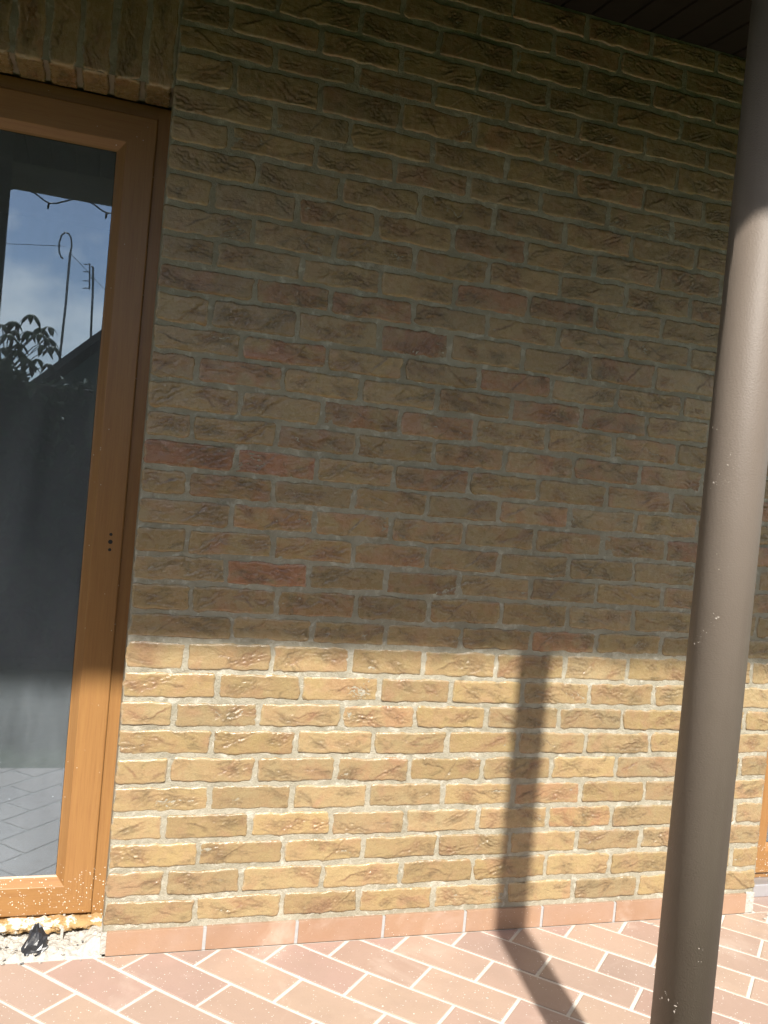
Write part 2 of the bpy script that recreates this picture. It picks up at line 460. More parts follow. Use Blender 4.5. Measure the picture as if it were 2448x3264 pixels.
SASH_Y = 0.130                     # front of the door sash
PX, PY, PR = 1.010, -0.962, 0.053  # porch post
RED = [(0.113,1.758,.5),(0.332,1.75,.7),(0.544,1.751,.7),(0.677,1.688,.8),(0.333,1.603,.9),(1.004,1.6,.9),(0.265,1.533,.7),(0.571,1.458,.7),(1.108,1.532,.7),(1.309,1.534,.8),(0.776,1.455,.7),(0.105,1.303,1.),(0.335,1.301,1.),(1.102,1.382,.7),(1.333,1.391,.7),(0.776,1.305,.7),(0.976,1.31,.5),(0.336,1.153,.6),(1.248,1.161,.6),(0.695,1.083,.6),(0.449,1.086,.5),(0.334,1.01,1.),(1.621,1.159,.9),(1.241,0.863,.8),(0.684,0.634,.5),(0.477,0.93,.5),(1.33,0.33,.7),(0.783,1.024,.6),(1.549,0.477,.3),(0.767,0.482,.5),(0.351,0.561,.3),(1.199,0.396,.6),(1.023,0.494,.5),(0.749,1.165,.4),(1.354,1.699,.6),(0.875,0.949,.6),(0.245,0.919,.5),(0.62,2.136,.5),(0.957,1.846,.8),(0.068,0.627,.4),(1.909,1.164,.9),(1.92,1.075,.7),(1.896,1.267,.8)]

def to_px(p):
    d = Vector(p) - cam.matrix_world.translation
    z = d.dot(cw)
    f = 30.924 / 36 * 1024
    return 384 + f * d.dot(cr) / z, 512 - f * d.dot(cu) / z

# ------------------------------------------------------------------ ground and terrace floor
def build_ground():
    n = 60
    v = []; f = []
    for i in range(n + 1):
        for j in range(n + 1):
            x = (i / n * 2 - 1); y = (j / n * 2 - 1)
            x = math.copysign(abs(x) ** 2.5, x) * 150; y = math.copysign(abs(y) ** 2.5, y) * 150
            v.append((x, y, -0.30 + 0.015 * math.sin(x * 1.7) * math.cos(y * 1.3)))
    for i in range(n):
        for j in range(n):
            a = i * (n + 1) + j
            f.append((a, a + n + 1, a + n + 2, a + 1))
    o = mesh_obj('ground', v, f, GRASS, smooth=True)
    tag(o, kind='structure')
build_ground()

FS = ((-0.14689, -0.0746), (0.17331, -0.17997), (0.09385, 0.09015))
FN = [(0,0,.0042,.0134),(1,0,.0025,.0041),(1,1,-.008,-.0025),(.5,1,.0037,.008),(1.5,1,.0007,-.0007),(1.5,2,-.005,-.008),(.5,-1,-.0024,.0171),(.5,0,-.0094,.0051),(1,2,.0103,-.0066),(2,2,.0083,-.0145),(2,3,.0001,-.0202),(1.5,3,.0036,-.0033),(2.5,3,.0013,-.0075),(2.5,4,-.0074,-.0134),(2,4,-.0006,-.0014),(3,4,-.0007,-.0016),(3,5,-.0062,-.0052),(2.5,5,-.0014,-.0022),(3.5,5,.0028,.0053),(3.5,6,-.0019,-.0007),(3,6,.0033,.0035),(4,6,.0027,.0063),(4,7,-.0061,-.0015),(3.5,7,.003,.0065),(4.5,7,.0022,.0009),(4.5,8,-.0054,-.0033),(4,8,.0008,.0076),(5,8,.0037,.0069),(4.5,9,.0015,.0055),(4.5,6,-.0041,-.0026),(4.5,5,.0027,.0061),(5,6,.0047,.0036),(5,7,-.0034,-.0046)]

def floor_node(u, n):
    x = FS[0][0] + u*FS[1][0] + n*FS[2][0]
    y = FS[0][1] + u*FS[1][1] + n*FS[2][1]
    sx = sy = 0.0; sw = 0.25
    for (a, b, rx, ry) in FN:
        w = math.exp(-((u-a)**2*4 + (n-b)**2*1.0) / 0.9)
        sx += w*rx; sy += w*ry; sw += w
    return (x + sx/sw, y + sy/sw)

def clip(poly, a, b, c):
    """keep a*x+b*y<=c"""
    out = []
    for i in range(len(poly)):
        p, q = poly[i], poly[(i+1) % len(poly)]
        dp = a*p[0]+b*p[1]-c; dq = a*q[0]+b*q[1]-c
        if dp <= 0: out.append(p)
        if dp*dq < 0:
            s = dp/(dp-dq); out.append((p[0]+(q[0]-p[0])*s, p[1]+(q[1]-p[1])*s))
    return out

def inset(poly, g):
    n = len(poly); out = []
    for i in range(n):
        p0, p1, p2 = Vector(poly[i-1]), Vector(poly[i]), Vector(poly[(i+1) % n])
        d1 = (p1-p0).normalized(); d2 = (p2-p1).normalized()
        n1 = Vector((-d1.y, d1.x)); n2 = Vector((-d2.y, d2.x))
        den = 1 + n1.dot(n2)
        if den < 0.15: return None
        out.append(tuple(p1 + (n1+n2)*(g/den)))
    return out

def area(poly):
    return 0.5*sum(poly[i][0]*poly[(i+1) % len(poly)][1]-poly[(i+1) % len(poly)][0]*poly[i][1] for i in range(len(poly)))

def prism(poly, zt, zb, ch=0.0016):
    if area(poly) < 0: poly = poly[::-1]
    top = inset(poly, ch)
    if top is None: return None
    n = len(poly)
    v = [(x, y, zb) for x, y in poly] + [(x, y, zt-ch*0.7) for x, y in poly] + [(x, y, zt) for x, y in top]
    f = [tuple(range(2*n, 3*n))]
    for k in (0, n):
        for i in range(n):
            j = (i+1) % n
            f.append((k+i, k+j, k+n+j, k+n+i))
    return v, f

FLOOR = None
def build_floor():
    global FLOOR
    mb = MB()
    mb.box(-1.7, 3.3, -1.185, -0.0005, -0.45, -0.0022)
    mb.box(2.0225, 3.3, -0.0005, 0.20, -0.45, -0.0022)
    FLOOR = mb.obj('floor', GROUT)
    tag(FLOOR, kind='structure')
    rng = random.Random(5)
    for n in range(-26, 24):
        for k in range(-24, 24):
            u0 = k + n / 2; u1 = u0 + 1
            c = [floor_node(u0, n), floor_node(u1, n), floor_node(u1, n+1), floor_node(u0, n+1)]
            if area(c) < 0: c = c[::-1]
            cx = sum(p[0] for p in c)/4; cy = sum(p[1] for p in c)/4
            if not (-1.95 < cx < 3.5 and -1.5 < cy < 0.4): continue
            jig = [(p[0]+rng.uniform(-.0006,.0006), p[1]+rng.uniform(-.0006,.0006)) for p in c]
            p = inset(jig, 0.0046)
            pieces = []
            main = clip(clip(clip(clip(p, 0, 1, -0.0075), 0, -1, 1.180), -1, 0, 1.69), 1, 0, 3.29)
            if len(main) >= 3: pieces.append(main)
            if cx > 1.85:
                p2 = clip(clip(clip(p, 0, 1, 0.125), -1, 0, -2.036), 1, 0, 3.29)
                if len(p2) >= 3 and max(q[1] for q in p2) > 0.0:
                    # pieces that run on into the doorway are one tile
                    pieces = [p2] if min(q[0] for q in p) > 2.036 else pieces + [clip(p2, 0, -1, 0.004)]
            for pc in pieces:
                if len(pc) < 3 or abs(area(pc)) < 2.5e-4: continue
                pr = prism(pc, rng.uniform(-0.0006, 0.0005), -0.012)
                if pr is None: continue
                o = mesh_obj('tile', pr[0], pr[1], TILE, FLOOR)
build_floor()

# ------------------------------------------------------------------ brick wall
def brick_variant(seed, L, H, depth=0.0135, res=0.0026):
    rng = np.random.RandomState(seed)
    nu = int(round(L/res)); nv = int(round(H/res))
    us = np.linspace(-L/2, L/2, nu+1); vs = np.linspace(-H/2, H/2, nv+1)
    U, V = np.meshgrid(us, vs, indexing='ij')
    h = 0.0030 * fbm(U*22, V*30, seed, 3) + 0.0016*fbm(U*70, V*110, seed+5, 3)
    h -= 0.0012 * ((U/(L/2))**2 * rng.uniform(-.3, 1))
    crease = np.zeros_like(U)
    nf = rng.choice([2, 3, 3, 4]) if L > 0.15 else rng.choice([1, 1, 2])
    for k in range(nf):
        side = rng.choice([-1, 1])
        cx = side * rng.uniform(0.10, 0.42) * L; cy = rng.uniform(-.25, .25) * H
        rx = rng.uniform(.022, .070); ry = rng.uniform(.008, .020)
        th = rng.uniform(-.55, .55)
        c, s = math.cos(th), math.sin(th)
        wx = fbm(U*50, V*60, seed+31*k+9, 4)*.030; wy = fbm(U*45, V*70, seed+31*k+77, 4)*.026
        a = (U-cx+wx)*c + (V-cy+wy)*s; b = -(U-cx+wx)*s + (V-cy+wy)*c
        m = smooth01(1.35 - np.sqrt((a/rx)**2 + (b/ry)**2))
        sp = rng.uniform(.0070, .0135)
        ph = (b + fbm(U*90, V*90, seed+k*13+3, 2)*.008) / sp + rng.uniform(0, 1)
        fr = ph - np.floor(ph)
        saw = np.where(fr < .78, fr/.78, (1-fr)/.22)
        amp = rng.uniform(.0020, .0042)
        h += m * amp * (saw - .62)
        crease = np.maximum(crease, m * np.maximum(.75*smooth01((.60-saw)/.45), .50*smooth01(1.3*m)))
    if rng.rand() < .75:      # one long fold running across the face
        th = rng.uniform(-.9, .9); c, s = math.cos(th), math.sin(th)
        cx = rng.uniform(-.3, .3)*L
        b = -(U-cx)*s + V*c + fbm(U*35, V*35, seed+611, 4)*.022
        along = (U-cx)*c + V*s
        m = smooth01(1.2 - np.abs(along)/rng.uniform(.025, .06))
        lip = np.where(b > 0, np.exp(-b/.0075), -.35*np.exp(b/.004))
        h += m * .0020 * lip
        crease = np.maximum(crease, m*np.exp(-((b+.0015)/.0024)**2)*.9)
    h = np.maximum(h, -0.0019)
    # worn, wavering arrises
    d = np.minimum(np.minimum(U + L/2, L/2 - U), np.minimum(V + H/2, H/2 - V))
    rnd = rng.uniform(.0035, .0060)
    t = np.clip(1 - d/rnd, 0, 1)
    h -= 0.0030 * t**2.2
    rim = smooth01(1 - d/0.0055)
    # outline wobble
    wob = 0.0058
    U2 = U + wob*fbm(V*40, U*9, seed+201, 3)*np.clip(np.abs(U)/(L/2), 0, 1)**6*2
    V2 = V + wob*fbm(U*34, V*5, seed+303, 3)*np.clip(np.abs(V)/(H/2), 0, 1)**4*2
    # rounded corners
    rc = rng.uniform(.005, .014)
    qx = np.maximum(np.abs(U) - (L/2-rc), 0); qy = np.maximum(np.abs(V) - (H/2-rc), 0)
    dd = np.sqrt(qx**2+qy**2); sc_ = np.where((qx > 0) & (qy > 0) & (dd > rc), rc/np.maximum(dd, 1e-9), 1)
    U2 = U2 - np.sign(U)*qx*(1-sc_); V2 = V2 - np.sign(V)*qy*(1-sc_)
    verts = [(U2[i, j], -h[i, j], V2[i, j]) for i in range(nu+1) for j in range(nv+1)]
    idx = lambda i, j: i*(nv+1)+j
    faces = [(idx(i, j), idx(i+1, j), idx(i+1, j+1), idx(i, j+1)) for i in range(nu) for j in range(nv)]
    loop = [idx(i, 0) for i in range(nu)] + [idx(nu, j) for j in range(nv)] + [idx(i, nv) for i in range(nu, 0, -1)] + [idx(0, j) for j in range(nv, 0, -1)]
    n0 = len(verts)
    for q in loop: verts.append((verts[q][0], depth, verts[q][2]))
    m = len(loop)
    for i in range(m):
        j = (i+1) % m
        faces.append((loop[j], loop[i], n0+i, n0+j))
    me = bpy.data.meshes.new('brick')
    me.from_pydata(verts, [], faces); me.update()
    me.polygons.foreach_set('use_smooth', [True]*len(me.polygons))
    for nm, arr in (('crease', crease), ('rim', rim)):
        at = me.attributes.new(nm, 'FLOAT', 'POINT')
        full = np.zeros(len(verts), np.float32); full[:n0] = arr.reshape(-1)
        if nm == 'rim': full[n0:] = 1.0
        at.data.foreach_set('value', full)
    me.materials.append(BRICK)
    return me

FULL_L, HALF_L, BRICK_H = 0.211, 0.116, 0.0610
FULLS = [brick_variant(100+i, FULL_L, BRICK_H) for i in range(80)]
HALVES = [brick_variant(500+i, HALF_L, BRICK_H) for i in range(24)]
brng = random.Random(21)

WALL = empty('brick_wall', (1.0, 0.0, 0.0))
tag(WALL, 'wall of hand-moulded yellow and reddish bricks beside the glazed door', 'brick wall')

def set_brick_color(o, x, z):
    red = brng.choice([0, 0, 0, 0.1, 0.2, 0.35, 0.5]) if z > 0.84 else brng.choice([0, 0, 0, 0, 0.08, 0.2])
    for (a, b, s) in RED:
        if abs(a-x) < 0.10 and abs(b-z) < 0.037: red = max(red, s*.85)
    o.color = (red, brng.random(), brng.random(), 1)

spare = []
n_brick = 0
def add_brick(x0, x1, z0, z1):
    global n_brick
    L = x1-x0; H = z1-z0
    me = brng.choice(FULLS) if L > 0.165 else brng.choice(HALVES)
    nl = FULL_L if L > 0.165 else HALF_L
    cx, cz = (x0+x1)/2, (z0+z1)/2
    o = bpy.data.objects.new('brick', me)
    flip = brng.random() < .5
    M = Matrix.Translation(Vector((cx, brng.uniform(-.0014, .0012), cz)) - WALL.location)
    M = M @ Matrix.Rotation(brng.uniform(-.010, .010), 4, 'Z') @ Matrix.Rotation(brng.uniform(-.012, .012), 4, 'X') @ Matrix.Rotation(brng.uniform(-.006, .006), 4, 'Y')
    if flip: M = M @ Matrix.Rotation(math.pi, 4, 'Y')
    M = M @ Matrix.Diagonal((L/nl, 1, H/BRICK_H, 1))
    set_brick_color(o, cx, cz)
    # seen by the camera?
    px, py_ = to_px((cx, 0, cz))
    hid = px < -4 or px > 768+2 or py_ < -2 or py_ > 1024+4
    # behind the post
    e = []
    for xx in (x0, x1):
        a = math.atan2(xx+0.088, 2.322); e.append(a)
    dist = math.hypot(PX+0.088, PY+2.322); ca = math.atan2(PX+0.088, PY+2.322); hw = math.asin(PR/dist)
    if min(e[1], ca+hw) - max(e[0], ca-hw) > 0.72*(e[1]-e[0]): hid = True   # mostly behind the post
    if hid:
        spare.append((me, WALL.matrix_world @ M if False else M, o.color[:]))
        bpy.data.objects.remove(o)
    else:
        link(o, WALL); o.matrix_local = M
        n_brick += 1

G = 0.0112; GB = 0.0126
for r in range(1, 36):
    xs = list(ROWS[r])
    end = XR
    # fill behind and beyond the post with the bond's own pitch
    right_joint = None
    if r <= 14 and r % 2 == 0: right_joint = xs.pop()
    while xs[-1] + 0.30 < (right_joint or end):
        xs.append(xs[-1] + 0.2245)
    if right_joint:
        if right_joint - xs[-1] > 0.10: xs.append(right_joint)
        else: xs[-1] = right_joint
    if end - xs[-1] < 0.07: xs.pop()
    start = XL
    if r >= 33:
        left = []
        x = xs[0] - 0.2245
        while x > -1.15: left.append(x); x -= 0.2245
        xs = left[::-1] + xs; start = x
    edges = [start] + xs + [end]
    for i in range(len(edges)-1):
        a = edges[i] + (0 if (i == 0) else G/2); b = edges[i+1] - (0 if i == len(edges)-2 else G/2)
        z0, z1 = BED[r-1] + GB/2, BED[r] - GB/2
        if r == 1: z0 += 0.001
        dz = brng.uniform(-.0016, .0016)
        add_brick(a, b, z0+dz, z1+dz)

# soldier bricks of the lintel over the door and the slips under it
SOL0, SOL1 = 2.2195, 2.4600
def place_free(me, M, x, z):
    if x < -0.40:
        spare.append((me, Matrix.Translation(-WALL.location) @ M, None)); return
    o = bpy.data.objects.new('brick', me); set_brick_color(o, x, z); link(o, WALL)
    o.matrix_local = Matrix.Translation(-WALL.location) @ M
x = -0.0103
k = 0
while x > -0.98:
    cx = x - 0.0765/2
    M = Matrix.Translation((cx, brng.uniform(-.001, .001), (SOL0+SOL1)/2)) @ Matrix.Rotation(math.pi/2, 4, 'Y') @ Matrix.Diagonal(((SOL1-SOL0)/FULL_L, 1, 1.02, 1))
    place_free(brng.choice(FULLS), M, cx, 9)
    M = Matrix.Translation((cx, 0.068, SOL0-0.002)) @ Matrix.Rotation(math.pi/2, 4, 'X') @ Matrix.Rotation(math.pi/2, 4, 'Y') @ Matrix.Diagonal((0.124/HALF_L, 1, 1.02, 1))
    place_free(brng.choice(HALVES), M, cx, 9)
    x -= 0.0765; k += 1

# bricks the photograph does not show singly (behind the post, outside the frame): one joined part
sv = []; sf = []; scr = []
for me, M, c in spare:
    n = len(me.vertices)
    co = np.empty(n*3, np.float32); me.vertices.foreach_get('co', co); co = co.reshape(-1, 3)
    Mn = np.array(M)
    co = co @ Mn[:3, :3].T + Mn[:3, 3]
    base = len(sv); sv += [tuple(p) for p in co]
    sf += [tuple(i+base for i in p.vertices) for p in me.polygons]
    at_ = np.empty((2, n), np.float32)
    me.attributes['crease'].data.foreach_get('value', at_[0]); me.attributes['rim'].data.foreach_get('value', at_[1]); scr.append(at_)
me = bpy.data.meshes.new('brick_rest'); me.from_pydata(sv, [], sf); me.update()
me.polygons.foreach_set('use_smooth', [True]*len(me.polygons)); me.materials.append(BRICK)
for q_, nm in enumerate(('crease', 'rim')):
    me.attributes.new(nm, 'FLOAT', 'POINT').data.foreach_set('value', np.concatenate([a_[q_] for a_ in scr]))
o = link(bpy.data.objects.new('brick_rest', me), WALL); o['kind'] = 'stuff'; o.color = (0.15, 0.5, 0.5, 1)

def mortar_sheet(name, x0, x1, z0, z1, seed, skip=None):
    st = 0.0062
    nx = int((x1-x0)/st); nz = int((z1-z0)/st)
    X, Z = np.meshgrid(np.linspace(x0, x1, nx+1), np.linspace(z0, z1, nz+1), indexing='ij')
    Y = 0.0032 - 0.0036*fbm(X*26, Z*60, seed, 4) - 0.0020*fbm(X*120, Z*120, seed+3, 2)
    v = list(zip(X.ravel().tolist(), Y.ravel().tolist(), Z.ravel().tolist()))
    f = [(i*(nz+1)+j, (i+1)*(nz+1)+j, (i+1)*(nz+1)+j+1, i*(nz+1)+j+1) for i in range(nx) for j in range(nz)]
    # turn the sheet back at both ends so the panel has thickness
    for i, flip in ((0, False), (nx, True)):
        n0 = len(v)
        for j in range(nz+1): v.append((X[i, j], 0.021, Z[i, j]))
        for j in range(nz):
            a, b = i*(nz+1)+j, i*(nz+1)+j+1
            q = (n0+j, a, b, n0+j+1)
            f.append(q[::-1] if flip else q)
    return mesh_obj(name, v, f, MORTAR, WALL, smooth=True)
mortar_sheet('mortar', XL+0.0005, XR-0.0005, 0.052, BED[35], 3)
mortar_sheet('mortar', -1.30, XL+0.0002, SOL0+0.002, BED[35]-0.0004, 8)
core = MB()
core.box(XL+0.003, XR-0.003, 0.0205, 0.32, -0.30, 2.95)
core.box(-1.9, XL+0.003, 0.0205, 0.32, SOL0+0.012, 2.95)
core.box(-1.9, -0.99, 0.0, 0.32, -0.30, SOL0+0.012)
core.box(XR-0.003, 3.3, 0.0205, 0.32, SOL0+0.012, 2.95)
core.box(3.02, 3.3, 0.0, 0.32, -0.30, SOL0+0.012)
core.obj('blockwork', CORE, WALL)
jm = MB()      # rendered reveals of the two doorways
jm.box(XL+0.0008, XL+0.0032, 0.0215, 0.19, 0.0, SOL0)
jm.box(XR-0.0032, XR-0.0008, 0.0215, 0.19, 0.0, SOL0)
jm.obj('reveal', MORTAR, WALL)

# ------------------------------------------------------------------ skirting
SK = empty('tile_skirting', (1.0, 0.0, 0.0))
tag(SK, 'row of terracotta skirting tiles along the foot of the brick wall', 'skirting')
srng = random.Random(4)
for i in range(8):
    a = 0.0 + i*TP + (0.0 if i == 0 else 0.0045); b = (i+1)*TP - (0.0045 if i < 7 else 0.012)
    mb = MB(); dy = srng.uniform(-.0006, .0006)
    mb.box(a, b, -0.0068+dy, 0.006, 0.0012, SKH+srng.uniform(-.0006, .0006), 0.0009)
    mb.obj('tile', SKIRT, SK, origin=((a+b)/2, 0, 0.03))
mb = MB(); mb.box(0.002, 2.0-0.004, -0.0042, 0.006, 0.0, SKH-0.003); mb.obj('grout', m_simple('grey_joint', (0.36, 0.36, 0.36), 0.8, 0.2, 90, 0.2, 0.3), SK)
mb = MB(); mb.box(1.9885, 2.021, -0.0055, 0.012, 0.0003, SKH+0.004, 0.002); mb.obj('mortar_end', PLASTER, SK)

# ------------------------------------------------------------------ doors
def frame_piece(profile, x0, x1, z0, z1, y0, side):
    """one mitred side of a rectangular frame. profile: (inset, depth) points."""
    def corner(w, i):
        return ((x0+w, z0+w), (x1-w, z0+w), (x1-w, z1-w), (x0+w, z1-w))[i]
    a, b = side, (side+1) % 4
    v = []; f = []
    for (w, d) in profile:
        ca = corner(w, a); cb = corner(w, b)
        v += [(ca[0], y0+d, ca[1]), (cb[0], y0+d, cb[1])]
    for i in range(len(profile)-1):
        f.append((2*i, 2*i+1, 2*i+3, 2*i+2))
    return v, f

def arc(cx, cy, r, a0, a1, n=4):
    return [(cx+r*math.cos(R(a0+(a1-a0)*i/n)), cy+r*math.sin(R(a0+(a1-a0)*i/n))) for i in range(n+1)]

def door(x0, x1, z0, z1, label, name, detail=True):
    """x0..x1, z0..z1: outer edges of the sash"""
    D = empty(name, ((x0+x1)/2, SASH_Y, z0))
    tag(D, label, 'door')
    sash_prof = [(0.0, 0.030)] + arc(0.005, 0.005, 0.005, 180, 270) + arc(0.074, 0.004, 0.004, 270, 340) + [(0.094, 0.021), (0.096, 0.0225), (0.0985, 0.0240)]
    names = {0: ('rail', WOOD_H), 1: ('stile', WOOD_V), 2: ('rail', WOOD_H), 3: ('stile', WOOD_V)}
    sash = None
    for s in range(4):
        v, f = frame_piece(sash_prof, x0, x1, z0, z1, SASH_Y, s)
        f = [q[::-1] for q in f]
        mesh_obj(names[s][0], v, f, names[s][1], D, smooth=False)
    # outer frame a step behind the sash
    fr_prof = [(-0.034, 0.10), (-0.034, 0.012), (0.015, 0.012), (0.015, 0.05)]
    for s in range(4):
        v, f = frame_piece(fr_prof, x0, x1, z0+ (0.014 if s == 0 else 0.014), z1, SASH_Y, s)
        mesh_obj('frame', v, [q[::-1] for q in f], names[s][1], D)
    g = MB()
    gw = 0.0965
    gp = [(gw, 0.0236), (gw+0.004, 0.0262)]
    gv = MB()
    for s in range(4):
        v, f = frame_piece(gp, x0, x1, z0, z1, SASH_Y, s); gv.add(v, [q[::-1] for q in f])
    gv.obj('gasket', GASKET, D)
    m = MB(); m.box(x0+gw-0.004, x1-gw+0.004, SASH_Y+0.0268, SASH_Y+0.0328, z0+gw-0.004, z1-gw+0.004)
    # single front sheet keeps the reflection crisp
    v = [(x0+gw, SASH_Y+0.0255, z0+gw), (x1-gw, SASH_Y+0.0255, z0+gw), (x1-gw, SASH_Y+0.0255, z1-gw), (x0+gw, SASH_Y+0.0255, z1-gw)]
    mesh_obj('pane', v, [(0, 1, 2, 3)], GLASS, D)
    sash = bpy.data.objects.new('sash', None); sash.empty_display_size = 0.1
    link(sash, D)
    for ch in list(D.children):
        if ch.name.split('.')[0] in ('rail', 'stile', 'gasket', 'pane'): ch.parent = sash
    return D

Z0, Z1 = 0.050, 2.186
DOOR = door(-0.945, -0.0405, Z0, Z1, 'golden oak glazed patio door with a dusty reflecting pane, left of the bricks', 'patio_door')
for i, (dz, w) in enumerate(((1.077, .0042), (1.057, .0058), (1.036, .0042))):
    mb = MB(); n = 12
    mb.tube([(-0.072, SASH_Y+0.0010, dz), (-0.072, SASH_Y-0.0006, dz)], w, n)
    mb.obj('screw_hole', GASKET, DOOR)
mb = MB(); mb.box(-0.245, -0.203, SASH_Y+0.004, SASH_Y+0.016, 0.034, 0.0475, 0.003); mb.obj('drain_cap', WOOD_H, DOOR)
mb = MB(); mb.box(-0.112, -0.106, SASH_Y+0.002, SASH_Y+0.014, 0.036, 0.050, 0.001); mb.obj('packer', PLASTER, DOOR)
DOOR2 = door(2.094, 2.965, 0.064, Z1, 'golden oak door edge beyond the far right end of the brick wall', 'patio_door')
mb = MB(); mb.box(2.0235, 3.01, 0.092, 0.19, 0.0, 0.043, 0.003); mb.obj('threshold', ALU, DOOR2)

# dim rooms behind the panes
for nm, a, b in (('room_interior', -1.0, 0.02), ('room_interior', 2.0, 3.05)):
    mb = MB(); mb.box(a-0.6, b+0.6, 0.24, 3.4, -0.02, 2.7)
    o = mb.obj(nm, ROOM)
    me = o.data
    # open towards the door
    bm = bmesh.new(); bm.from_mesh(me)
    for fc in [q for q in bm.faces if abs(q.calc_center_median().y-0.24) < 1e-4]: bm.faces.remove(fc)
    bm.to_mesh(me); bm.free()
    tag(o, kind='structure')

# ------------------------------------------------------------------ porch posts
def post(cx, label):
    P = empty('porch_post', (cx, PY, 0.0))
    tag(P, label, 'post', 'porch posts along the terrace edge')
    mb = MB(); mb.tube([(cx, PY, 0.002), (cx, PY, 2.615)], PR, 72)
    sh = mb.obj('shaft', POST, P, smooth=False)
    for p in sh.data.polygons: p.use_smooth = len(p.vertices) == 4
    mb = MB(); mb.box(cx-0.085, cx+0.085, PY-0.085, PY+0.085, 0.001, 0.013, 0.002); mb.obj('base_plate', POST, P)
    return P
POST1 = post(PX, 'round taupe metal porch post in front of the brick wall')
POST2 = post(-0.578, 'round taupe porch post mirrored at the left edge of the door glass')
prng = random.Random(9)
for (a, z) in [(3.109,1.429),(-2.424,1.371),(-2.848,1.34),(-3.003,1.323),(-2.529,1.324),(-2.198,1.347),(-2.398,1.189),(-2.475,1.086),(-2.791,1.06),(-3.036,1.038),(-2.865,.386),(-2.403,.368),(-1.785,.473)]:
    mb = MB()
    for q in range(prng.randint(3, 8)):
        aa = a + prng.gauss(0, .09); zz = z + prng.gauss(0, .008)
        n = Vector((math.cos(aa), math.sin(aa), 0)); tt = Vector((-n.y, n.x, 0)); up = Vector((0, 0, 1))
        c = Vector((PX, PY, zz)) + n*(PR-0.0002)
        rr = prng.choice([.0005, .0007, .0009, .0012, .0019]); ring = []
        m = 7
        sx = prng.uniform(.6, 1.7); sz = prng.uniform(.6, 1.9)
        v = [tuple(c + tt*math.cos(i*2*math.pi/m)*rr*sx*prng.uniform(.6, 1.3) + up*math.sin(i*2*math.pi/m)*rr*sz*prng.uniform(.6, 1.3)) for i in range(m)]
        v.append(tuple(c + n*rr*0.5))
        mb.add(v, [(i, (i+1) % m, m) for i in range(m)])
    mb.obj('mortar_splash', SPLASH, POST1)

# ------------------------------------------------------------------ porch roof
ROOF = empty('porch_roof', (0.8, -0.8, 2.6))
tag(ROOF, 'dark boarded porch roof above the brick wall', 'roof')
def soffit_z(y): return BED[35] - 0.0005 + (y - 0.0) * (2.689-2.552)/1.6
x = -2.0; i = 0
brd = None
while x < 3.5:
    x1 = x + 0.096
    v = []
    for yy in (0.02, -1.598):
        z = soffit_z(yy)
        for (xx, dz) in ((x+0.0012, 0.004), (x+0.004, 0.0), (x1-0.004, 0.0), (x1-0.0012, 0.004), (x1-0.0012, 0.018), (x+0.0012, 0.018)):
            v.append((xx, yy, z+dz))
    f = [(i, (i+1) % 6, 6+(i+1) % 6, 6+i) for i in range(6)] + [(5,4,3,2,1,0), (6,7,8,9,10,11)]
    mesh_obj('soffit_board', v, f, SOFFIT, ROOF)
    x = x1 + 0.002
v = []
for yy, up in ((0.33, 0), (-1.66, 0)):
    z = soffit_z(yy)
    for xx in (-2.05, 3.55): v += [(xx, yy, z+0.022), (xx, yy, z+0.16)]
f = [(0, 2, 6, 4), (1, 5, 7, 3), (0, 1, 3, 2), (4, 6, 7, 5), (0, 4, 5, 1), (2, 3, 7, 6)]
mesh_obj('roof_deck', v, f, ROOFING, ROOF)
mb = MB(); mb.box(-2.05, 3.55, -1.628, -1.600, 2.438, 2.655, 0.003); mb.obj('fascia', FASCIA, ROOF)

# string light cable under the fascia
CB = empty('light_string', (0.0, -1.606, 2.43))
tag(CB, 'black festoon cable looped under the porch eaves, mirrored in the glass', 'light string')
crng = random.Random(3)
pts = []
DIPS = [-1.93, -1.68, -1.43, -1.18, -0.935, -0.69, -0.442, -0.195, 0.06, 0.33, 0.62, 0.925, 1.20, 1.46, 1.72, 1.98, 2.24, 2.50, 2.76, 3.02, 3.28]
drops = []
for i, d in enumerate(DIPS[:-1]):
    sag = crng.uniform(0.024, 0.034) if abs(d-0.925) > 0.01 else 0.050
    e = DIPS[i+1]; m = (d+e)/2 + crng.uniform(-.02, .02)
    pts += [(d, -1.606, 2.432-sag), (d+0.03, -1.606, 2.432-sag*.86), (d+.075, -1.606, 2.434-sag*.3), (m, -1.606, 2.448), (e-0.06, -1.606, 2.434-sag*.1), (e-0.02, -1.606, 2.432-sag*.75)]
    drops.append((d, 2.432-sag))
mb = MB(); mb.tube(pts, 0.0034, 6); mb.obj('cable', CABLE, CB, smooth=True)
for (dx_, dz_) in drops:
    mb = MB(); mb.tube([(dx_, -1.606, dz_), (dx_-0.002, -1.606, dz_-0.012), (dx_-0.003, -1.606, dz_-0.026)], [0.004, 0.0052, 0.0035], 8)
    mb.obj('lamp_holder', CABLE, CB, smooth=True)

